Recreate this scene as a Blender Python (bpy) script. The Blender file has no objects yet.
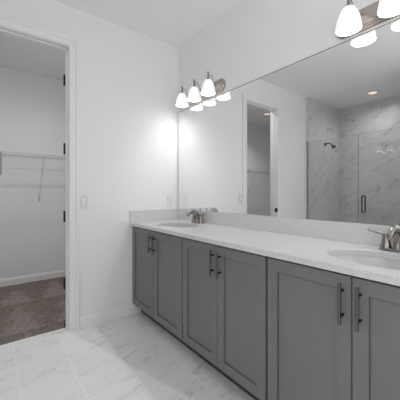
import bpy, bmesh, math, random
from mathutils import Vector, Matrix
random.seed(4)
S = bpy.context.scene
COL = S.collection
PI = math.pi

# ------------------------------------------------------------------ camera, world, fill light, exposure
YAW = 0.6562
FPX = 274.84
cam_d = bpy.data.cameras.new('camera')
cam = bpy.data.objects.new('camera', cam_d)
COL.objects.link(cam)
cam.location = (2.5076, -1.6328, 1.1607)
cam.rotation_euler = (PI / 2, 0, PI / 2 - YAW)
cam_d.sensor_fit = 'HORIZONTAL'
cam_d.sensor_width = 36.0
cam_d.lens = 36.0 * FPX / 400.0
cam_d.shift_y = -6.55 / 400.0
cam_d.clip_start = 0.02
S.camera = cam

BULB = 16.0          # vanity bulbs
SHADE_IN = 8.5      # glowing inside of the opal shades
SHADE_OUT = 0.75     # glow through the opal glass
BEAM = 6.0          # downward beam of each vanity bulb (W)
FILL_REAR = 27.0           # added fill lamp in a made-up opening behind the camera (W)
FILL_SIDE = 20.0          # added fill lamp in a made-up opening beside the shower (W)
CLOSET = 46.0        # closet downlight seen in the mirror
CLOSET_FILL = 52.0       # fill downlight added in the closet, unseen behind the door header
SHOWER = 24.0        # shower downlight
W = bpy.data.worlds.new('world')
S.world = W
W.use_nodes = True
W.node_tree.nodes['Background'].inputs[0].default_value = (1, 1, 1, 1)
W.node_tree.nodes['Background'].inputs[1].default_value = 1.0
S.view_settings.view_transform = 'Standard'
S.view_settings.look = 'None'
S.view_settings.gamma = 1.0
S.view_settings.exposure = -0.70
try:
    S.view_settings.use_curve_mapping = False
except Exception:
    pass
S.cycles.use_denoising = True
S.cycles.max_bounces = 14
S.cycles.diffuse_bounces = 8
S.cycles.glossy_bounces = 8
S.cycles.transparent_max_bounces = 16
S.cycles.sample_clamp_indirect = 6.0
S.cycles.caustics_reflective = True

def area(name, loc, rot, sx, sy, power, color=(1, 1, 1), spread=PI):
    d = bpy.data.lights.new(name, 'AREA')
    d.shape = 'RECTANGLE'
    d.size = sx
    d.size_y = sy
    d.energy = power
    d.color = color
    d.spread = spread
    o = bpy.data.objects.new(name, d)
    o.location = loc
    o.rotation_euler = rot
    COL.objects.link(o)
    return o

area('fill_lamp', (3.86, -1.2, 1.62), (0, PI / 2 + 0.85, 0), 1.5, 1.9, FILL_REAR)   # added fill lamp behind the camera, tilted up to brighten the ceiling

area('fill_lamp', (2.72, -2.56, 1.30), (PI / 2, 0, 0), 1.5, 1.9, FILL_SIDE)   # added fill lamp for cabinets and floor, shining to +y

CE = 2.74

# ------------------------------------------------------------------ materials
def mat(name, col=(0.8, 0.8, 0.8), rough=0.5, metal=0.0, spec=0.5):
    m = bpy.data.materials.new(name)
    m.use_nodes = True
    b = m.node_tree.nodes['Principled BSDF']
    b.inputs['Base Color'].default_value = (*col, 1)
    b.inputs['Roughness'].default_value = rough
    b.inputs['Metallic'].default_value = metal
    b.inputs['Specular IOR Level'].default_value = spec
    return m

def nd(m, t, **kw):
    n = m.node_tree.nodes.new(t)
    for k, v in kw.items():
        setattr(n, k, v)
    return n

def lk(m, a, b):
    m.node_tree.links.new(a, b)

def bsdf(m):
    return m.node_tree.nodes['Principled BSDF']

def math_n(m, op, a, b=None, c=None, clamp=False):
    n = nd(m, 'ShaderNodeMath', operation=op, use_clamp=clamp)
    for i, v in enumerate((a, b, c)):
        if v is None:
            continue
        if isinstance(v, (int, float)):
            n.inputs[i].default_value = v
        else:
            lk(m, v, n.inputs[i])
    return n.outputs[0]

def mixcol(m, fac, a, b):
    n = nd(m, 'ShaderNodeMix', data_type='RGBA')
    for sock, v in ((n.inputs[0], fac), (n.inputs[6], a), (n.inputs[7], b)):
        if isinstance(v, (int, float)):
            sock.default_value = v
        elif isinstance(v, tuple):
            sock.default_value = (*v, 1)
        else:
            lk(m, v, sock)
    return n.outputs[2]

def obj_xyz(m):
    t = nd(m, 'ShaderNodeTexCoord')
    s = nd(m, 'ShaderNodeSeparateXYZ')
    lk(m, t.outputs['Object'], s.inputs[0])
    return t.outputs['Object'], s.outputs

def noise(m, vec, scale, detail=4, rough=0.5, dist=0.0, w=None):
    n = nd(m, 'ShaderNodeTexNoise', noise_dimensions='4D' if w is not None else '3D')
    n.inputs['Scale'].default_value = scale
    n.inputs['Detail'].default_value = detail
    n.inputs['Roughness'].default_value = rough
    n.inputs['Distortion'].default_value = dist
    lk(m, vec, n.inputs['Vector'])
    if w is not None:
        lk(m, w, n.inputs['W'])
    return n.outputs['Fac']

def bump(m, h, strength, dist):
    n = nd(m, 'ShaderNodeBump')
    n.inputs['Strength'].default_value = strength
    n.inputs['Distance'].default_value = dist
    lk(m, h, n.inputs['Height'])
    lk(m, n.outputs[0], bsdf(m).inputs['Normal'])

def painted(name, col, rough=0.6, peel=0.08):
    m = mat(name, col, rough, 0, 0.3)
    v, _ = obj_xyz(m)
    bump(m, noise(m, v, 160, 2), peel, 0.002)
    return m

def marble_tile(name, ax, base, vein, grout, tw, th, off, rough, vein_amt, rot=0.6, shift=(0, 0), mortar=0.002):
    """glazed tiles with a marble print; ax = the two object axes the tiles are laid along"""
    m = mat(name, base, rough)
    v, xyz = obj_xyz(m)
    c = nd(m, 'ShaderNodeCombineXYZ')
    lk(m, math_n(m, 'ADD', xyz[ax[0]], shift[0]), c.inputs[0])
    lk(m, math_n(m, 'ADD', xyz[ax[1]], shift[1]), c.inputs[1])
    br = nd(m, 'ShaderNodeTexBrick', offset=off, offset_frequency=2)
    br.inputs['Color1'].default_value = (0, 0, 0, 1)
    br.inputs['Color2'].default_value = (1, 1, 1, 1)
    br.inputs['Scale'].default_value = 1.0
    br.inputs['Mortar Size'].default_value = mortar
    br.inputs['Mortar Smooth'].default_value = 0.1
    br.inputs['Brick Width'].default_value = tw
    br.inputs['Row Height'].default_value = th
    lk(m, c.outputs[0], br.inputs['Vector'])
    tone = nd(m, 'ShaderNodeSeparateColor')
    lk(m, br.outputs['Color'], tone.inputs[0])
    w = math_n(m, 'MULTIPLY', tone.outputs[0], 13.0)
    mp = nd(m, 'ShaderNodeMapping')
    mp.inputs['Rotation'].default_value = (0, 0, rot)
    lk(m, c.outputs[0], mp.inputs[0])
    ms = nd(m, 'ShaderNodeMapping')
    ms.inputs['Scale'].default_value = (0.9, 3.4, 1)
    lk(m, mp.outputs[0], ms.inputs[0])
    mp = ms
    def ridge(scale, det, dist, sharp):
        q = noise(m, mp.outputs[0], scale, det, 0.58, dist, w)
        return math_n(m, 'SUBTRACT', 1.0, math_n(m, 'MULTIPLY', math_n(m, 'ABSOLUTE', math_n(m, 'SUBTRACT', q, 0.5)), sharp), clamp=True)
    n2 = noise(m, mp.outputs[0], 2.6, 3, 0.5, 0.2, w)
    gate = math_n(m, 'MULTIPLY', math_n(m, 'SUBTRACT', n2, 0.49), 8.0, clamp=True)
    thin = math_n(m, 'MULTIPLY', math_n(m, 'MAXIMUM', ridge(2.2, 4, 0.25, 36.0), math_n(m, 'MULTIPLY', ridge(4.0, 4, 0.3, 30.0), 0.6)), gate)
    cloud = math_n(m, 'MULTIPLY', math_n(m, 'SUBTRACT', noise(m, mp.outputs[0], 2.6, 6, 0.62, 0.3, w), 0.5), 1.5, clamp=True)
    f = math_n(m, 'ADD', math_n(m, 'MULTIPLY', thin, vein_amt), math_n(m, 'MULTIPLY', cloud, vein_amt * 0.32), clamp=True)
    col = mixcol(m, f, base, vein)
    col = mixcol(m, br.outputs['Fac'], col, grout)
    lk(m, col, bsdf(m).inputs['Base Color'])
    bump(m, math_n(m, 'MULTIPLY', br.outputs['Fac'], -1.0), 0.25, 0.001)
    return m

M_wall = painted('wall_paint', (0.84, 0.84, 0.84))
M_closet = painted('closet_paint', (0.84, 0.84, 0.84))
M_ceil = painted('ceiling_paint', (0.88, 0.88, 0.88), 0.8)
M_trim = mat('trim_paint', (0.84, 0.84, 0.84), 0.35)
M_floor = marble_tile('floor_tile', (0, 1), (0.82, 0.82, 0.82), (0.44, 0.44, 0.44), (0.95, 0.95, 0.95), 0.6, 0.297, 0.5, 0.32, 0.55, rot=1.27)
M_tile_side = marble_tile('shower_tile_side', (1, 2), (0.66, 0.66, 0.66), (0.20, 0.20, 0.20), (0.66, 0.66, 0.66), 0.6, 0.3, 0.5, 0.3, 0.62, rot=0.7, shift=(0.1, 0.06))
M_tile_back = marble_tile('shower_tile_rear', (0, 2), (0.66, 0.66, 0.66), (0.20, 0.20, 0.20), (0.66, 0.66, 0.66), 0.6, 0.3, 0.5, 0.3, 0.62, rot=-0.5, shift=(0.2, 0.06))
M_cab = mat('grey_cabinet_paint', (0.182, 0.1815, 0.181), 0.42)
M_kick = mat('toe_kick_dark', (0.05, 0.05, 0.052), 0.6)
M_nickel = mat('brushed_nickel', (0.27, 0.257, 0.24), 0.22, 1.0)
M_taupe = mat('satin_nickel_taupe', (0.50, 0.44, 0.395), 0.25, 1.0)
M_pull = mat('pull_nickel', (0.17, 0.165, 0.16), 0.3, 1.0)
M_bronze = mat('dark_hinge_metal', (0.035, 0.034, 0.033), 0.4, 0.6)
M_black = mat('shower_fitting_dark', (0.03, 0.03, 0.03), 0.3, 0.8)
M_plastic = mat('white_plastic', (0.84, 0.84, 0.84), 0.3)
M_slot = mat('outlet_slot', (0.05, 0.05, 0.05), 0.6)
M_wire = mat('white_wire_coating', (0.60, 0.60, 0.60), 0.4)
M_wiregrey = mat('grey_support', (0.30, 0.30, 0.30), 0.5)
M_chan = mat('channel_metal', (0.2, 0.2, 0.2), 0.4, 0.5)
M_plate = mat('cover_plate_plastic', (0.77, 0.77, 0.77), 0.3)
M_porc = mat('white_porcelain', (0.55, 0.545, 0.55), 0.12)
M_chrome = mat('chrome', (0.75, 0.75, 0.75), 0.08, 1.0)

# quartz worktop with fine speckle
M_quartz = mat('quartz', (0.7, 0.7, 0.7), 0.22)
_v, _ = obj_xyz(M_quartz)
_n = noise(M_quartz, _v, 420, 3, 0.6)
_n2 = noise(M_quartz, _v, 150, 4, 0.6)
_f = math_n(M_quartz, 'ADD', math_n(M_quartz, 'MULTIPLY', _n, 0.6), math_n(M_quartz, 'MULTIPLY', _n2, 0.4))
_r = nd(M_quartz, 'ShaderNodeValToRGB')
_r.color_ramp.elements[0].position = 0.36
_r.color_ramp.elements[0].color = (0.52, 0.51, 0.515, 1)
_r.color_ramp.elements[1].position = 0.56
_r.color_ramp.elements[1].color = (0.70, 0.69, 0.695, 1)
lk(M_quartz, _f, _r.inputs[0])
lk(M_quartz, _r.outputs[0], bsdf(M_quartz).inputs['Base Color'])

# carpet: short pile with triangular brushed tracks left by a vacuum cleaner
M_carpet = mat('carpet', (0.25, 0.22, 0.2), 0.95, 0, 0.05)
_v, _x = obj_xyz(M_carpet)
_per = math_n(M_carpet, 'FRACT', math_n(M_carpet, 'DIVIDE', math_n(M_carpet, 'ADD', _x[1], 2.02), 0.42))
_tri = math_n(M_carpet, 'ABSOLUTE', math_n(M_carpet, 'SUBTRACT', _per, 0.5))
_wob = math_n(M_carpet, 'MULTIPLY', math_n(M_carpet, 'SUBTRACT', noise(M_carpet, _v, 6, 4, 0.6), 0.5), 0.9)
_dep = math_n(M_carpet, 'FRACT', math_n(M_carpet, 'DIVIDE', math_n(M_carpet, 'ADD', _x[0], 1.66), 0.72))
_lim = math_n(M_carpet, 'ADD', math_n(M_carpet, 'MULTIPLY', _dep, 0.5), _wob)
_trk = math_n(M_carpet, 'MULTIPLY', math_n(M_carpet, 'SUBTRACT', _lim, _tri), 6.0, clamp=True)
_base = mixcol(M_carpet, _trk, (0.240, 0.205, 0.185), (0.325, 0.288, 0.267))
_pile = noise(M_carpet, _v, 38, 6, 0.8)
_pl = nd(M_carpet, 'ShaderNodeValToRGB')
_pl.color_ramp.elements[0].position = 0.33
_pl.color_ramp.elements[0].color = (0.55, 0.55, 0.55, 1)
_pl.color_ramp.elements[1].position = 0.66
_pl.color_ramp.elements[1].color = (1.35, 1.35, 1.35, 1)
lk(M_carpet, _pile, _pl.inputs[0])
_mul = nd(M_carpet, 'ShaderNodeMix', data_type='RGBA', blend_type='MULTIPLY')
_mul.inputs[0].default_value = 1.0
lk(M_carpet, _base, _mul.inputs[6])
lk(M_carpet, _pl.outputs[0], _mul.inputs[7])
lk(M_carpet, _mul.outputs[2], bsdf(M_carpet).inputs['Base Color'])
bump(M_carpet, _pile, 0.8, 0.012)

# mirror
M_mirror = mat('mirror_silver', (0.92, 0.92, 0.92), 0.0, 1.0)
M_mirror_edge = mat('mirror_edge', (0.07, 0.07, 0.07), 0.35)

# clear shower glass: thin reflection over transparency
M_glass = bpy.data.materials.new('shower_glass')
M_glass.use_nodes = True
_nt = M_glass.node_tree
_nt.nodes.remove(_nt.nodes['Principled BSDF'])
_out = _nt.nodes['Material Output']
_tr = nd(M_glass, 'ShaderNodeBsdfTransparent')
_tr.inputs[0].default_value = (0.985, 0.987, 0.987, 1)
_gl = nd(M_glass, 'ShaderNodeBsdfGlossy')
_gl.inputs['Roughness'].default_value = 0.0
_lw = nd(M_glass, 'ShaderNodeLayerWeight')
_lw.inputs['Blend'].default_value = 0.5
_sch = math_n(M_glass, 'ADD', 0.05, math_n(M_glass, 'MULTIPLY', 0.95, math_n(M_glass, 'POWER', _lw.outputs['Facing'], 5.0)))
_mx = nd(M_glass, 'ShaderNodeMixShader')
lk(M_glass, _sch, _mx.inputs[0])
lk(M_glass, _tr.outputs[0], _mx.inputs[1])
lk(M_glass, _gl.outputs[0], _mx.inputs[2])
lk(M_glass, _mx.outputs[0], _out.inputs[0])
M_glass_edge = mat('glass_edge', (0.22, 0.23, 0.23), 0.2)

def emit(name, col, strength):
    m = mat(name, (0.8, 0.8, 0.8), 0.4)
    b = bsdf(m)
    b.inputs['Emission Color'].default_value = (*col, 1)
    b.inputs['Emission Strength'].default_value = strength
    return m

M_bulb = emit('lit_bulb', (1.0, 1.0, 1.0), BULB)
# opal glass shade, lit from inside
M_shade = bpy.data.materials.new('opal_glass')
M_shade.use_nodes = True
_nt = M_shade.node_tree
_p = _nt.nodes['Principled BSDF']
_p.inputs['Base Color'].default_value = (0.86, 0.86, 0.855, 1)
_p.inputs['Roughness'].default_value = 0.25
_p.inputs['Emission Color'].default_value = (1.0, 1.0, 0.99, 1)
_p.inputs['Emission Strength'].default_value = SHADE_OUT
M_shade_in = emit('opal_glass_lit_inside', (1.0, 1.0, 1.0), SHADE_IN)

# ------------------------------------------------------------------ mesh helpers
def box(bm, x0, x1, y0, y1, z0, z1):
    vs = [bm.verts.new(p) for p in ((x0, y0, z0), (x1, y0, z0), (x1, y1, z0), (x0, y1, z0),
                                    (x0, y0, z1), (x1, y0, z1), (x1, y1, z1), (x0, y1, z1))]
    for f in ((3, 2, 1, 0), (4, 5, 6, 7), (0, 1, 5, 4), (1, 2, 6, 5), (2, 3, 7, 6), (3, 0, 4, 7)):
        bm.faces.new([vs[i] for i in f])

def ring(bm, pts):
    return [bm.verts.new(p) for p in pts]

def bridge(bm, a, b):
    n = len(a)
    for i in range(n):
        bm.faces.new((a[i], a[(i + 1) % n], b[(i + 1) % n], b[i]))

def lathe(bm, prof, c, seg=32, sx=1.0, sy=1.0, mtx=None, close_start=True, close_end=True):
    """revolve (r, z) about the local z axis; sx, sy squash it into an ellipse"""
    rings = []
    for r, z in prof:
        pts = []
        for k in range(seg):
            a = 2 * PI * k / seg
            v = Vector((r * sx * math.cos(a), r * sy * math.sin(a), z))
            if mtx:
                v = mtx @ v
            pts.append(v + Vector(c))
        rings.append(ring(bm, pts))
    for a, b in zip(rings, rings[1:]):
        bridge(bm, a, b)
    if close_start:
        bm.faces.new(list(reversed(rings[0])))
    if close_end:
        bm.faces.new(rings[-1])

def tube(bm, pts, rad, seg=12, flat=None):
    """a swept round (or flattened) bar along pts; rad one number or one per point"""
    pts = [Vector(p) for p in pts]
    n = len(pts)
    if isinstance(rad, (int, float)):
        rad = [rad] * n
    up = Vector((0, 0, 1))
    rings = []
    pu = None
    for i, p in enumerate(pts):
        t = (pts[min(i + 1, n - 1)] - pts[max(i - 1, 0)]).normalized()
        if pu is None:
            ref = up if abs(t.z) < 0.95 else Vector((1, 0, 0))
            u = t.cross(ref).normalized()
        else:
            u = (pu - t * pu.dot(t)).normalized()
        pu = u
        v = t.cross(u)
        fu, fv = flat if flat else (1, 1)
        rings.append(ring(bm, [p + (u * math.cos(2 * PI * k / seg) * fu + v * math.sin(2 * PI * k / seg) * fv) * rad[i] for k in range(seg)]))
    for a, b in zip(rings, rings[1:]):
        bridge(bm, a, b)
    bm.faces.new(list(reversed(rings[0])))
    bm.faces.new(rings[-1])

def smooth_curve(pts, n=6):
    """Catmull-Rom through pts"""
    P = [Vector(p) for p in pts]
    P = [P[0] * 2 - P[1]] + P + [P[-1] * 2 - P[-2]]
    out = []
    for i in range(1, len(P) - 2):
        for k in range(n):
            t = k / n
            a, b, c, d = P[i - 1:i + 3]
            out.append(0.5 * ((2 * b) + (c - a) * t + (2 * a - 5 * b + 4 * c - d) * t * t + (3 * b - a - 3 * c + d) * t ** 3))
    out.append(P[-2])
    return out

def obj(name, bm, m, parent=None, smooth=False, bevel=0.0, seg=2, loc=None):
    bmesh.ops.recalc_face_normals(bm, faces=bm.faces[:])
    me = bpy.data.meshes.new(name)
    bm.to_mesh(me)
    bm.free()
    for x in (m if isinstance(m, (list, tuple)) else [m]):
        me.materials.append(x)
    if smooth:
        for p in me.polygons:
            p.use_smooth = True
        try:
            me.set_sharp_from_angle(angle=math.radians(40))
        except Exception:
            pass
    o = bpy.data.objects.new(name, me)
    COL.objects.link(o)
    if loc:
        o.location = loc
    if parent:
        o.parent = parent
    if bevel > 0:
        b = o.modifiers.new('bevel', 'BEVEL')
        b.width = bevel
        b.segments = seg
        b.limit_method = 'ANGLE'
        b.angle_limit = math.radians(50)
    return o

def NB():
    return bmesh.new()

def tag(o, label, cat=None, group=None, kind=None):
    o['label'] = label
    if cat:
        o['category'] = cat
    if group:
        o['group'] = group
    if kind:
        o['kind'] = kind
    return o

def thing(name, label, cat, loc=(0, 0, 0), group=None):
    o = bpy.data.objects.new(name, None)
    o.empty_display_size = 0.1
    COL.objects.link(o)
    o.location = loc
    return tag(o, label, cat, group)

def copy_tree(o, parent=None):
    c = o.copy()
    COL.objects.link(c)
    if parent:
        c.parent = parent
    for ch in list(o.children):
        copy_tree(ch, c)
    return c

def structure(name, bm, m, label, cat, **kw):
    return tag(obj(name, bm, m, **kw), label, cat, kind='structure')

# ------------------------------------------------------------------ the room shell
WT = 0.115                    # thickness of the wall between bathroom and closet
XC = -1.704                    # closet far wall
YO0, YO1, ZO = -1.079, -1.763, 2.413   # closet door opening
XF = 3.80                      # wall behind the camera
YS = -2.50                     # line of the shower glass
YR = -3.61                     # rear of the shower
XSE = 1.56                     # right end of the shower

b = NB(); box(b, -0.06, XF, -3.75, 0.12, -0.12, 0.0)
structure('floor', b, M_floor, 'polished marble look floor tiles of the bathroom', 'floor')
b = NB(); box(b, XC, -0.06, -3.95, -0.45, -0.12, 0.004)
structure('floor_closet', b, M_carpet, 'brown grey carpet on the closet floor with brushed tracks', 'carpet')
b = NB(); box(b, XC - 0.1, XF + 0.1, -4.05, 0.12, CE, CE + 0.1)
structure('ceiling', b, M_ceil, 'flat white ceiling over bathroom and closet', 'ceiling')
b = NB(); box(b, -WT, XF + 0.1, 0.0, 0.12, 0, CE)
structure('wall_right', b, M_wall, 'white wall behind the vanity and mirror', 'wall')
b = NB()
box(b, -WT, 0, YO0, 0.0, 0, CE)
box(b, -WT, 0, -4.05, YO1, 0, CE)
box(b, -WT, 0, YO1, YO0, ZO, CE)
structure('wall_back', b, M_wall, 'white wall with the closet doorway', 'wall')
b = NB(); box(b, XC - 0.1, XC, -4.05, -0.35, 0, CE)
structure('wall_closet_back', b, M_closet, 'white far wall of the closet', 'wall')
b = NB(); box(b, XC, -WT, -0.45, -0.35, 0, CE)
structure('wall_closet_right', b, M_closet, 'white right wall of the closet', 'wall')
b = NB(); box(b, XC, -WT, -4.05, -3.95, 0, CE)
structure('wall_closet_left', b, M_closet, 'white left wall of the closet', 'wall')
# shower alcove, tiled
b = NB(); box(b, 0.0, 0.03, YR, YS, 0, CE)
structure('wall_shower_side', b, M_tile_side, 'marble tiled shower wall carrying the shower head', 'wall')
b = NB(); box(b, 0.0, XSE + 0.1, YR - 0.1, YR, 0, CE)
structure('wall_shower_rear', b, M_tile_back, 'marble tiled rear wall of the shower', 'wall')
b = NB(); box(b, XSE, XSE + 0.1, YR, YS, 0, CE)
structure('wall_shower_end', b, M_tile_side, 'marble tiled end wall of the shower', 'wall')
b = NB(); box(b, 0.03, XSE, YS - 0.06, YS + 0.06, 0, 0.10)
structure('trim_shower_curb', b, M_tile_back, 'low tiled curb under the shower glass', 'curb', bevel=0.004)
b = NB()  # opening left for the added side fill lamp
box(b, XSE + 0.1, 1.95, YS - 0.1, YS, 0, CE)
box(b, 3.49, XF + 0.1, YS - 0.1, YS, 0, CE)
box(b, 1.95, 3.49, YS - 0.1, YS, 0, 0.33)
box(b, 1.95, 3.49, YS - 0.1, YS, 2.27, CE)
structure('wall_left', b, M_wall, 'white wall beside the shower', 'wall')
# wall behind the camera with an opening made for the added fill lamp
b = NB()
box(b, XF, XF + 0.1, YS, -2.2, 0, CE)
box(b, XF, XF + 0.1, -0.2, 0.0, 0, CE)
box(b, XF, XF + 0.1, -2.2, -0.2, 0, 0.85)
box(b, XF, XF + 0.1, -2.2, -0.2, 2.40, CE)
structure('wall_front', b, M_wall, 'white wall behind the viewer with a wide opening added for fill light', 'wall')

# baseboards
def baseboard(name, pts, h, label, t=0.014):
    """profile swept along a straight wall run: pts = (start, end, outward normal)"""
    a, e, n = Vector(pts[0]), Vector(pts[1]), Vector(pts[2])
    prof = [(0, 0), (t, 0), (t, h * 0.72), (t * 0.75, h * 0.80), (t * 0.70, h * 0.90), (t * 0.35, h), (0, h)]
    bm = NB()
    r0 = ring(bm, [a + n * p + Vector((0, 0, q)) for p, q in prof])
    r1 = ring(bm, [e + n * p + Vector((0, 0, q)) for p, q in prof])
    bridge(bm, r0, r1)
    bm.faces.new(r0); bm.faces.new(list(reversed(r1)))
    structure(name, bm, M_trim, label, 'baseboard')

baseboard('baseboard_back', ((0, -1.010, 0), (0, -0.40, 0), (1, 0, 0)), 0.098, 'white baseboard between closet door and vanity')
baseboard('baseboard_back_left', ((0, YS + 0.06, 0), (0, -1.823, 0), (1, 0, 0)), 0.098, 'white baseboard between closet door and shower')
baseboard('baseboard_closet', ((XC, -3.95, 0.004), (XC, -0.45, 0.004), (1, 0, 0)), 0.088, 'white baseboard along the far wall of the closet')
baseboard('baseboard_left', ((XSE + 0.1, YS, 0), (XF, YS, 0), (0, 1, 0)), 0.098, 'white baseboard beside the shower')

# closet doorway: jamb, stop, casing, hinges, strike
D = bpy.data.objects.new('door_1', None)
COL.objects.link(D)
D.location = (0, (YO0 + YO1) / 2, 0)
tag(D, 'white cased closet doorway with dark hinges on its right jamb', 'doorway', kind='structure')
oy = -(YO0 + YO1) / 2      # world y -> local y is y + oy
JT = 0.018
b = NB()
for y0, y1 in ((YO0 - JT, YO0), (YO1, YO1 + JT)):
    box(b, -WT - 0.004, 0.004, y0 + oy, y1 + oy, 0, ZO - JT)
box(b, -WT - 0.004, 0.004, YO1 + oy, YO0 + oy, ZO - JT, ZO)
obj('jamb', b, M_trim, D, bevel=0.0015)
b = NB()
for y0, y1 in ((YO0 - JT - 0.010, YO0 - JT), (YO1 + JT, YO1 + JT + 0.010)):
    box(b, -0.072, -0.040, y0 + oy, y1 + oy, 0, ZO - JT)
box(b, -0.072, -0.040, YO1 + JT + oy, YO0 - JT + oy, ZO - JT - 0.010, ZO - JT)
obj('door_stop', b, M_trim, D, bevel=0.001)

def casing(x, sgn):
    """mitred casing with a stepped profile, one mesh"""
    w = 0.084
    prof = [(0.005, 0.0), (0.005, 0.011), (0.009, 0.014), (0.014, 0.014), (0.017, 0.010), (0.050, 0.012), (0.054, 0.018), (0.058, 0.021), (0.079, 0.021), (w, 0.016), (w, 0.0)]
    bm = NB()
    rs = []
    a, c = YO0 - JT, YO1 + JT          # clear opening edges
    zt = ZO - JT
    for key in range(4):
        pts = []
        for d, t in prof:
            if key == 0:
                p = (a + d, 0.0)
            elif key == 1:
                p = (a + d, zt + d)
            elif key == 2:
                p = (c - d, zt + d)
            else:
                p = (c - d, 0.0)
            pts.append((x + sgn * t, p[0] + oy, p[1]))
        rs.append(ring(bm, pts))
    for p, q in zip(rs, rs[1:]):
        bridge(bm, p, q)
    bm.faces.new(rs[0]); bm.faces.new(rs[-1])
    return bm
obj('casing', casing(0.0, 1), M_trim, D)
obj('casing', casing(-WT, -1), M_trim, D)
yj = YO0 - JT + oy
for z in (2.150, 1.550, 0.958, 0.372):
    b = NB()
    box(b, -0.110, -0.075, yj - 0.0025, yj, z - 0.045, z + 0.045)
    tube(b, [(-0.120, yj - 0.009, z - 0.047), (-0.120, yj - 0.009, z + 0.047)], 0.008, 10)
    tube(b, [(-0.120, yj - 0.009, z + 0.047), (-0.120, yj - 0.009, z + 0.053)], [0.005, 0.003], 10)
    h = obj('hinge', b, M_bronze, D, smooth=True)
    h['label'] = 'dark metal hinge'
b = NB(); box(b, -0.118, -0.076, yj - 0.012, yj, 0.006, 0.055)
obj('hinge_stop', b, M_bronze, D, bevel=0.001)
b = NB()
ys = YO1 + JT + oy
box(b, -0.062, 0.0, ys, ys + 0.003, 0.885, 0.945)
box(b, 0.0, 0.006, ys - 0.006, ys + 0.003, 0.895, 0.935)
k = obj('strike_plate', b, M_bronze, D, bevel=0.001)
k['label'] = 'dark metal strike plate'
b = NB(); box(b, -0.075, -0.045, YO1 + oy, YO0 + oy, 0.0, 0.006)
obj('threshold_strip', b, M_trim, D, bevel=0.002)

# ------------------------------------------------------------------ vanity cabinets
YB = -0.512        # carcass front
YD = -0.532        # door front
def shaker(bm, w, h, t=0.020, fr=0.057, rec=0.009):
    """door standing in x-z, front at y = -t, back at y = 0, lower left corner at the origin"""
    def rect(i, y):
        return ring(bm, [(i, y, i), (w - i, y, i), (w - i, y, h - i), (i, y, h - i)])
    back = rect(0.0, 0.0)
    s0 = rect(0.0, -t + 0.0012)
    s1 = rect(0.0012, -t)
    s2 = rect(fr, -t)
    g1 = rect(fr + 0.0003, -t + rec + 0.004)
    g2 = rect(fr + 0.0040, -t + rec + 0.004)
    s3 = rect(fr + 0.0043, -t + rec)
    bm.faces.new(back)
    bridge(bm, back, s0); bridge(bm, s0, s1); bridge(bm, s1, s2); bridge(bm, s2, g1); bridge(bm, g1, g2); bridge(bm, g2, s3)
    bm.faces.new(s3)

def cabinet(x0, x1, dl, dm, dr, label):
    t = thing('vanity_cabinet', label, 'cabinet', ((x0 + x1) / 2, -0.26, 0), 'vanity cabinets')
    X, Y = -(x0 + x1) / 2, 0.26
    z0, z1 = 0.100, 0.8525
    p = 0.018
    b = NB()
    box(b, x0 + X, x0 + p + X, YB + Y, -0.004 + Y, z0, z1)
    box(b, x1 - p + X, x1 + X, YB + Y, -0.004 + Y, z0, z1)
    box(b, x0 + p + X, x1 - p + X, YB + Y, -0.004 + Y, z0, z0 + p)
    box(b, x0 + p + X, x1 - p + X, -0.016 + Y, -0.004 + Y, z0 + p, z1)
    obj('carcass', b, M_cab, t)
    b = NB(); box(b, x0 + X, x1 + X, -0.445 + Y, -0.430 + Y, 0.0, z0)
    k = obj('toe_kick', b, M_kick, t)
    k['label'] = 'dark recessed toe kick'
    for a, e, hx in ((dl, dm - 0.002, -0.032), (dm + 0.002, dr, 0.032)):
        b = NB()
        shaker(b, e - a, 0.841 - 0.105)
        d = obj('door', b, M_cab, t, loc=(a + X, YB - 0.0005 + Y, 0.105))
        b = NB()
        cx = dm + hx - a
        zb, zt = 0.656 - 0.105, 0.815 - 0.105
        yb = -0.020 - 0.031
        tube(b, [(cx, yb, zb), (cx, yb, zb + 0.001), (cx, yb, zt - 0.001), (cx, yb, zt)], [0.0050, 0.0062, 0.0062, 0.0050], 14)
        for z in (zb + 0.032, zt - 0.032):
            q = NB(); tube(q, [(cx, -0.0205, z), (cx, yb + 0.004, z)], 0.0052, 10)
            obj('handle_post', q, M_black, d, smooth=True)
        h = obj('handle', b, M_pull, d, smooth=True)
        h['label'] = 'brushed metal bar handle'
    return t

cabinet(0.002, 0.863, 0.009, 0.437, 0.862, 'grey two door cabinet beside the back wall under the far sink')
cabinet(0.873, 1.6155, 0.874, 1.248, 1.615, 'grey two door cabinet in the middle of the row between the sinks')
cabinet(1.628, 2.440, 1.629, 2.029, 2.435, 'grey two door cabinet nearest the viewer under the near sink')

# ------------------------------------------------------------------ worktop with two oval cut-outs
ZC, ZU = 0.883, 0.854
YC = -0.557
XE = 2.455
SINKS = ((0.45, -0.300, 0.222, 0.160), (2.055, -0.305, 0.226, 0.162))
CT = thing('countertop', 'long speckled white quartz countertop running along the mirror wall', 'countertop', (1.2, -0.28, ZU))
def W2(p):
    return (p[0] - 1.2, p[1] + 0.28, p[2] - ZU)
b = NB()
NSEG = 56
def loops(z, ins=0.0):
    L = [ring(b, [W2((x, y, z)) for x, y in ((0.0015 + ins, YC + ins), (XE - ins, YC + ins), (XE - ins, -0.0015 - ins), (0.0015 + ins, -0.0015 - ins))])]
    for cx, cy, a, c in SINKS:
        L.append(ring(b, [W2((cx + (a + ins) * math.cos(2 * PI * k / NSEG), cy + (c + ins) * math.sin(2 * PI * k / NSEG), z)) for k in range(NSEG)]))
    return L
top = loops(ZC, 0.002)
sid = loops(ZC - 0.002)
bot = loops(ZU)
for A in (top, bot):
    ed = []
    for L in A:
        for i in range(len(L)):
            ed.append(b.edges.new((L[i], L[(i + 1) % len(L)])))
    bmesh.ops.triangle_fill(b, use_beauty=True, use_dissolve=False, edges=ed)
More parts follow.
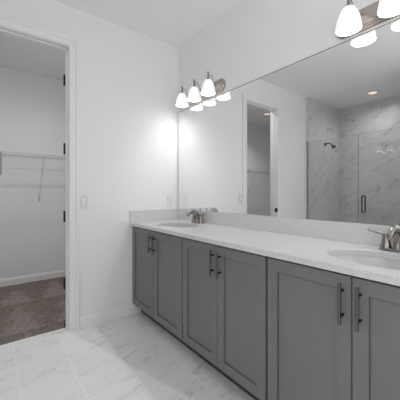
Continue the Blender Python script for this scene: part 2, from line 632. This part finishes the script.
for A, B in ((top, sid), (sid, bot)):
    for p, q in zip(A, B):
        bridge(b, p, q)
obj('slab', b, M_quartz, CT)
ZS = 0.995
b = NB(); box(b, *[v for v in (0.0015 - 1.2, XE - 1.2)], -0.021 + 0.28, -0.001 + 0.28, ZC - ZU, ZS - ZU)
obj('backsplash', b, M_quartz, CT, bevel=0.0015)
b = NB(); box(b, 0.0015 - 1.2, 0.0215 - 1.2, YC + 0.28, -0.0215 + 0.28, ZC - ZU, ZS - ZU)
obj('side_splash', b, M_quartz, CT, bevel=0.0015)

# ------------------------------------------------------------------ oval undermount sinks
def make_sink(cx, cy, a, c, label):
    t = thing('sink', label, 'sink', (cx, cy, 0.70), 'undermount sinks')
    b = NB()
    top = ZU - 0.70 - 0.0005
    r = c / a
    prof = [(a + 0.022, top), (a + 0.002, top), (a * 0.985, top - 0.012), (a * 0.955, top - 0.045), (a * 0.88, top - 0.085),
            (a * 0.72, top - 0.118), (a * 0.48, top - 0.136), (a * 0.20, top - 0.143), (0.024, top - 0.145)]
    outer = [(0.024, top - 0.153), (a * 0.50, top - 0.146), (a * 0.76, top - 0.127), (a * 0.93, top - 0.090), (a * 1.0, top - 0.04), (a + 0.008, top - 0.012), (a + 0.022, top - 0.010)]
    lathe(b, prof + outer + [prof[0]], (0, 0, 0), 56, 1.0, r, None, False, False)
    bmesh.ops.remove_doubles(b, verts=b.verts[:], dist=1e-6)
    obj('basin', b, M_porc, t, smooth=True)
    b = NB()
    lathe(b, [(0.0225, -0.012), (0.0225, 0.001), (0.021, 0.003), (0.016, 0.003), (0.014, 0.001), (0.011, 0.004), (0.004, 0.006)], (0, 0, top - 0.146), 24)
    obj('drain', b, M_chrome, t, smooth=True)
    return t
make_sink(*SINKS[0], 'oval white sink at the far end of the countertop')
make_sink(*SINKS[1], 'oval white sink at the near end of the countertop')

# ------------------------------------------------------------------ faucets
def make_faucet(x, label):
    t = thing('faucet', label, 'faucet', (x, -0.082, ZC), 'brushed nickel faucets')
    # base plate
    b = NB()
    n = 40
    def stad(hw, r, z):
        pts = []
        for k in range(n):
            a = 2 * PI * k / n
            cx = hw if math.cos(a) >= 0 else -hw
            pts.append((cx + r * math.cos(a), r * math.sin(a), z))
        return ring(b, pts)
    r0, r1, r2 = stad(0.051, 0.027, 0.0), stad(0.051, 0.027, 0.008), stad(0.051, 0.023, 0.013)
    bridge(b, r0, r1); bridge(b, r1, r2)
    b.faces.new(list(reversed(r0))); b.faces.new(r2)
    obj('base_plate', b, M_nickel, t, smooth=True)
    # spout: broad arched body leaning out over the bowl
    b = NB()
    path = smooth_curve([(0, 0.004, 0.010), (0, 0.004, 0.050), (0, -0.010, 0.090), (0, -0.040, 0.113), (0, -0.080, 0.108), (0, -0.112, 0.078)], 6)
    m_ = len(path)
    rad = [0.029 - 0.0130 * min(1, i / (m_ * 0.8)) for i in range(m_)]
    tube(b, path, rad, 18, (1.0, 0.72))
    e = path[-1]
    tube(b, [e + Vector((0, 0.004, 0.008)), e + Vector((0, -0.004, -0.008))], 0.0105, 14)
    obj('spout', b, M_nickel, t, smooth=True)
    # two bell shaped handles with a swept lever
    for s in (-1, 1):
        b = NB()
        c = (s * 0.051, 0, 0)
        lathe(b, [(0.0245, 0.010), (0.0240, 0.018), (0.0205, 0.034), (0.0165, 0.052), (0.0150, 0.062), (0.0155, 0.066), (0.0150, 0.074), (0.011, 0.081), (0.004, 0.084)], c, 24)
        obj('handle_base', b, M_nickel, t, smooth=True)
        b = NB()
        lev = smooth_curve([(s * 0.045, -0.001, 0.078), (s * 0.064, -0.004, 0.081), (s * 0.088, -0.008, 0.085), (s * 0.110, -0.011, 0.090), (s * 0.128, -0.014, 0.095)], 5)
        q = len(lev)
        tube(b, lev, [0.0098 - 0.0035 * i / (q - 1) for i in range(q)], 12, (1.2, 0.8))
        obj('lever', b, M_nickel, t, smooth=True)
    b = NB()
    lathe(b, [(0.0028, 0.010), (0.0028, 0.118), (0.006, 0.121), (0.0075, 0.127), (0.006, 0.133), (0.002, 0.136)], (0, 0.034, 0), 14)
    obj('lift_rod', b, M_nickel, t, smooth=True)
    # small step behind the plate that carries the rod
    b = NB(); lathe(b, [(0.010, 0.0), (0.010, 0.010), (0.005, 0.014)], (0, 0.034, 0), 16)
    obj('rod_collar', b, M_nickel, t, smooth=True)
    return t
make_faucet(0.452, 'brushed nickel two lever faucet behind the far sink')
make_faucet(2.045, 'brushed nickel two lever faucet behind the near sink')

# ------------------------------------------------------------------ wall mirror
ZM = 2.036
MR = thing('wall_mirror', 'wide frameless mirror on the wall above the countertop', 'mirror', (1.25, -0.003, ZS))
b = NB()
mx0, mx1, mz1 = 0.005 - 1.25, 2.448 - 1.25, ZM - ZS
def mrect(i0, it, y):
    return ring(b, [(mx0 + i0, y, 0.001), (mx1 - i0, y, 0.001), (mx1 - i0, y, mz1 - it), (mx0 + i0, y, mz1 - it)])
q0, q1, q2 = mrect(0, 0, 0.0025), mrect(0, 0, -0.003), mrect(0.010, 0.006, -0.006)
b.faces.new(q0); bridge(b, q0, q1); bridge(b, q1, q2)
for f in b.faces:
    f.material_index = 1
f = b.faces.new(q2)
f.material_index = 0
obj('mirror_pane', b, [M_mirror, M_mirror_edge], MR)

# ------------------------------------------------------------------ three-light vanity fixtures
def make_sconce(xc, label):
    t = thing('vanity_light', label, 'wall light', (xc, -0.001, 2.114), 'vanity lights above the mirror')
    zc = 2.114
    b = NB()
    n = 48
    HW = 0.262
    def stad(r, y):
        pts = []
        for k in range(n):
            a = 2 * PI * (k + 0.5) / n
            cx = HW if math.cos(a) >= 0 else -HW
            pts.append((cx + r * math.cos(a), y, r * math.sin(a)))
        return ring(b, pts)
    prof = [(0.061, 0.0), (0.061, -0.006), (0.057, -0.009), (0.049, -0.009), (0.046, -0.014), (0.041, -0.015), (0.038, -0.020), (0.034, -0.021), (0.030, -0.025), (0.022, -0.026)]
    rs = [stad(*p) for p in prof]
    for p, q in zip(rs, rs[1:]):
        bridge(b, p, q)
    b.faces.new(rs[0]); b.faces.new(rs[-1])
    obj('backplate', b, M_taupe, t, smooth=True)
    ya = -0.100
    rz = 2.040 - zc
    for dx in (-0.205, 0.0, 0.205):
        b = NB()
        tube(b, smooth_curve([(dx, -0.0255, 0.012), (dx, -0.040, 0.050), (dx, -0.055, 0.085), (dx, -0.078, 0.094), (dx, -0.094, 0.080), (dx, ya, 0.064)], 5), 0.0042, 10)
        lathe(b, [(0.012, -0.0262), (0.012, -0.030), (0.006, -0.034)], (dx, 0, 0.012), 16, mtx=Matrix(((1, 0, 0), (0, 0, 1), (0, -1, 0))))
        a = obj('arm', b, M_taupe, t, smooth=True)
        b = NB()
        lathe(b, [(0.019, 0.047), (0.0205, 0.054), (0.018, 0.061), (0.010, 0.066), (0.0075, 0.075), (0.0075, 0.110), (0.009, 0.113), (0.009, 0.119), (0.006, 0.124), (0.002, 0.127)], (dx, ya, rz + 0.066), 20)
        obj('stem', b, M_nickel, t, smooth=True)
        b = NB()
        o_ = [(0.017, rz + 0.122), (0.026, rz + 0.116), (0.036, rz + 0.104), (0.047, rz + 0.082), (0.056, rz + 0.055), (0.062, rz + 0.026), (0.0645, rz)]
        i_ = [(0.0615, rz), (0.059, rz + 0.026), (0.053, rz + 0.055), (0.044, rz + 0.080), (0.033, rz + 0.101), (0.023, rz + 0.112), (0.006, rz + 0.115)]
        lathe(b, o_ + i_, (dx, ya, 0), 32)
        b.faces.ensure_lookup_table()
        n_out = 32 * len(o_)
        for q, f in enumerate(b.faces):
            f.material_index = 1 if q >= n_out and len(f.verts) == 4 or q == len(b.faces) - 1 else 0
        sh = obj('shade', b, [M_shade, M_shade_in], t, smooth=True)
        b = NB()
        lathe(b, [(0.010, 0.075), (0.012, 0.055), (0.019, 0.044), (0.022, 0.030), (0.020, 0.015), (0.012, 0.006), (0.003, 0.003)], (dx, ya, rz + 0.032), 14)
        obj('bulb', b, M_bulb, sh, smooth=True)
        d = bpy.data.lights.new('bulb_beam', 'SPOT')
        d.spot_size = math.radians(128)
        d.spot_blend = 1.0
        d.shadow_soft_size = 0.02
        d.energy = BEAM
        d.color = (1.0, 1.0, 1.0)
        lo = bpy.data.objects.new('bulb_beam', d)
        COL.objects.link(lo)
        lo.location = (dx, ya, rz + 0.012)
        lo.parent = t
    return t
make_sconce(0.430, 'three shade vanity light near the back wall corner, far one of two')
make_sconce(2.030, 'three shade vanity light over the near sink, closest to the viewer')

# ------------------------------------------------------------------ switch and outlet
def plate(name, label, cat, y, z, w, h):
    t = thing(name, label, cat, (0.0, y, z))
    b = NB(); box(b, 0.0003, 0.006, -w / 2, w / 2, -h / 2, h / 2)
    obj('cover_plate', b, M_plate, t, bevel=0.0025)
    return t
t = plate('light_switch', 'white rocker light switch on the wall beside the doorway', 'light switch', -0.978, 1.095, 0.074, 0.122)
b = NB()
r0 = ring(b, [(0.006, -0.017, -0.034), (0.006, 0.017, -0.034), (0.006, 0.017, 0.034), (0.006, -0.017, 0.034)])
r1 = ring(b, [(0.0105, -0.016, -0.033), (0.0105, 0.016, -0.033), (0.0065, 0.016, 0.033), (0.0065, -0.016, 0.033)])
bridge(b, r0, r1); b.faces.new(r0); b.faces.new(r1)
obj('rocker', b, M_plastic, t)
b = NB(); box(b, 0.0055, 0.0063, -0.0195, 0.0195, -0.0365, 0.0365)
obj('rocker_surround', b, M_wiregrey, t)
t = plate('power_outlet', 'white double power outlet on the back wall above the side splash', 'outlet', -0.104, 1.088, 0.074, 0.122)
for dz in (-0.020, 0.020):
    b = NB()
    box(b, 0.006, 0.0082, -0.016, 0.016, dz - 0.0145, dz + 0.0145)
    s = obj('socket_face', b, M_plastic, t, bevel=0.002)
    for dy in (-0.0065, 0.0065):
        b = NB(); box(b, 0.0082, 0.0086, dy - 0.0012, dy + 0.0012, dz - 0.001, dz + 0.008)
        obj('slot', b, M_slot, s)
    b = NB(); tube(b, [(0.0082, 0, dz - 0.007), (0.0086, 0, dz - 0.007)], 0.0025, 10)
    obj('ground_hole', b, M_slot, s)

# ------------------------------------------------------------------ shower: glass, door, head
def pane(bm, x0, x1, y0, y1, z0, z1):
    box(bm, x0, x1, y0, y1, z0, z1)
    bm.faces.ensure_lookup_table()
    for f in bm.faces:
        f.normal_update()
        f.material_index = 0 if abs(f.normal.y) > 0.9 else 1
GT = 1.995
t = thing('glass_panel', 'fixed clear glass panel of the shower next to the shower head wall', 'glass panel', (0.42, YS, 0.10))
b = NB(); pane(b, 0.042 - 0.42, 0.803 - 0.42, -0.005, 0.005, 0.002, GT - 0.10)
obj('pane', b, [M_glass, M_glass_edge], t)
b = NB(); box(b, 0.0305 - 0.42, 0.0415 - 0.42, -0.008, 0.008, 0.001, GT - 0.10)
k = obj('wall_channel', b, M_chan, t)
k['label'] = 'grey metal wall channel'
t = thing('shower_door', 'clear glass shower door with a dark pull handle', 'shower door', (0.81, YS, 0.10))
b = NB(); pane(b, 0.0, 0.735, -0.005, 0.005, 0.012, GT - 0.10)
obj('pane', b, [M_glass, M_glass_edge], t)
for sg in (1, -1):
    b = NB()
    zz0, zz1 = 0.905 - 0.10, 1.125 - 0.10
    yo = sg * 0.052
    yi = sg * 0.0055
    tube(b, smooth_curve([(0.064, yi, zz0), (0.064, yo - sg * 0.012, zz0), (0.064, yo, zz0 + 0.012), (0.064, yo, (zz0 + zz1) / 2), (0.064, yo, zz1 - 0.012), (0.064, yo - sg * 0.012, zz1), (0.064, yi, zz1)], 5), 0.0085, 12)
    k = obj('pull_handle', b, M_black, t, smooth=True)
    k['label'] = 'dark metal pull handle'
for z in (0.28, 1.68):
    b = NB()
    box(b, 0.700, 0.748, -0.010, -0.0052, z - 0.045, z + 0.045)
    box(b, 0.700, 0.748, 0.0052, 0.010, z - 0.045, z + 0.045)
    k = obj('hinge', b, M_black, t, bevel=0.002)
t = thing('overhead_shower', 'dark shower head on a short bent arm on the tiled wall', 'shower head', (0.03, -3.06, 2.02))
b = NB(); lathe(b, [(0.030, 0.0), (0.030, 0.004), (0.022, 0.010), (0.012, 0.013)], (0.0003, 0, 0), 24, mtx=Matrix(((0, 0, 1), (0, 1, 0), (-1, 0, 0))))
obj('flange', b, M_black, t, smooth=True)
b = NB(); tube(b, smooth_curve([(0.008, 0, 0), (0.05, 0, 0.012), (0.09, 0, 0.004), (0.122, 0, -0.030)], 6), 0.0095, 12)
obj('arm', b, M_black, t, smooth=True)
b = NB()
ax = Vector((0.65, 0, -0.76)).normalized()
mt = Vector((0, 0, 1)).rotation_difference(ax).to_matrix()
lathe(b, [(0.011, -0.012), (0.015, 0.0), (0.015, 0.012), (0.022, 0.022), (0.037, 0.036), (0.040, 0.046), (0.037, 0.051), (0.010, 0.051)], (0.124, 0, -0.033), 28, mtx=mt)
obj('spray_head', b, M_black, t, smooth=True)

# ------------------------------------------------------------------ recessed ceiling lights
def downlight(x, y, label, col, strength, power, cone=125):
    t = thing('ceiling_light', label, 'ceiling light', (x, y, CE))
    b = NB()
    lathe(b, [(0.088, -0.0005), (0.088, -0.004), (0.082, -0.008), (0.066, -0.008), (0.060, -0.0025), (0.060, -0.0005)], (0, 0, 0), 32, close_start=False, close_end=False)
    obj('trim_ring', b, M_plastic, t, smooth=True)
    b = NB()
    lathe(b, [(0.059, -0.0005), (0.059, -0.003), (0.040, -0.0045), (0.005, -0.005)], (0, 0, 0), 24)
    obj('lens', b, emit('lit_lens', col, strength), t, smooth=True)
    d = bpy.data.lights.new('ceiling_light_beam', 'SPOT')
    d.spot_size = math.radians(cone)
    d.spot_blend = 1.0
    d.shadow_soft_size = 0.0
    d.energy = power
    d.color = (1, 1, 1)
    o = bpy.data.objects.new('ceiling_light_beam', d)
    COL.objects.link(o)
    o.location = (0, 0, -0.012)
    o.parent = t
downlight(0.743, -3.16, 'warm recessed ceiling light inside the shower, seen in the mirror', (1.0, 0.62, 0.40), 1.5, SHOWER, 160)
downlight(-1.00, -2.77, 'warm recessed ceiling light inside the closet, seen in the mirror', (1.0, 0.72, 0.58), 1.3, CLOSET)
downlight(-0.50, -1.25, 'unseen recessed light added to fill the closet, above the doorway', (1.0, 0.72, 0.58), 1.3, CLOSET_FILL, 165)

# ------------------------------------------------------------------ closet wire shelf
SX0, SX1, SZ = XC + 0.004, -1.395, 1.645
SY0, SY1 = -3.93, -0.47
SH = thing('wire_shelf', 'white wire shelf with sloping braces along the far closet wall', 'shelf', (XC, -2.2, SZ))
def L3(x, y, z):
    return (x - XC, y + 2.2, z - SZ)
b = NB()
def rod(bm, p, q, r, s=8):
    tube(bm, [p, q], r, s)
for x, z, r in ((SX0 + 0.004, SZ, 0.0032), ((SX0 + SX1) / 2, SZ - 0.003, 0.003), (SX1, SZ, 0.0036), (SX1, SZ - 0.022, 0.0030)):
    rod(b, L3(x, SY0, z), L3(x, SY1, z), r)
ny = int((SY1 - SY0) / 0.0254)
for i in range(ny + 1):
    y = SY0 + i * (SY1 - SY0) / ny
    tube(b, [L3(SX0, y, SZ + 0.004), L3(SX1, y, SZ + 0.004), L3(SX1 + 0.002, y, SZ - 0.022)], 0.0014, 5)
obj('wire_deck', b, M_wire, SH, smooth=True)
for y in (-1.082, -2.0, -2.90, -3.60):
    b = NB()
    tube(b, [L3(SX1 - 0.004, y, SZ - 0.024), L3(XC + 0.012, y - 0.015, 1.10), L3(XC + 0.005, y - 0.015, 1.075)], 0.0045, 8)
    box(b, *sorted((XC + 0.0005 - XC, XC + 0.006 - XC)), y - 0.027 + 2.2, y - 0.003 + 2.2, 1.05 - SZ, 1.10 - SZ)
    k = obj('brace', b, M_wire, SH, smooth=True)
for y in (-1.16, -1.485, -0.88, -2.2, -2.8, -3.4):
    b = NB()
    box(b, L3(SX1 - 0.004, 0, 0)[0], L3(SX1 + 0.006, 0, 0)[0], y - 0.006 + 2.2, y + 0.006 + 2.2, -0.056, -0.020)
    obj('hook_clip', b, M_wire, SH, bevel=0.002)
b = NB(); box(b, L3(SX1 - 0.006, 0, 0)[0], L3(SX1 + 0.006, 0, 0)[0], -1.527 + 2.2, -1.511 + 2.2, -0.272, -0.002)
k = obj('rod_support', b, M_wiregrey, SH, bevel=0.002)
k['label'] = 'grey metal hanging rod support'
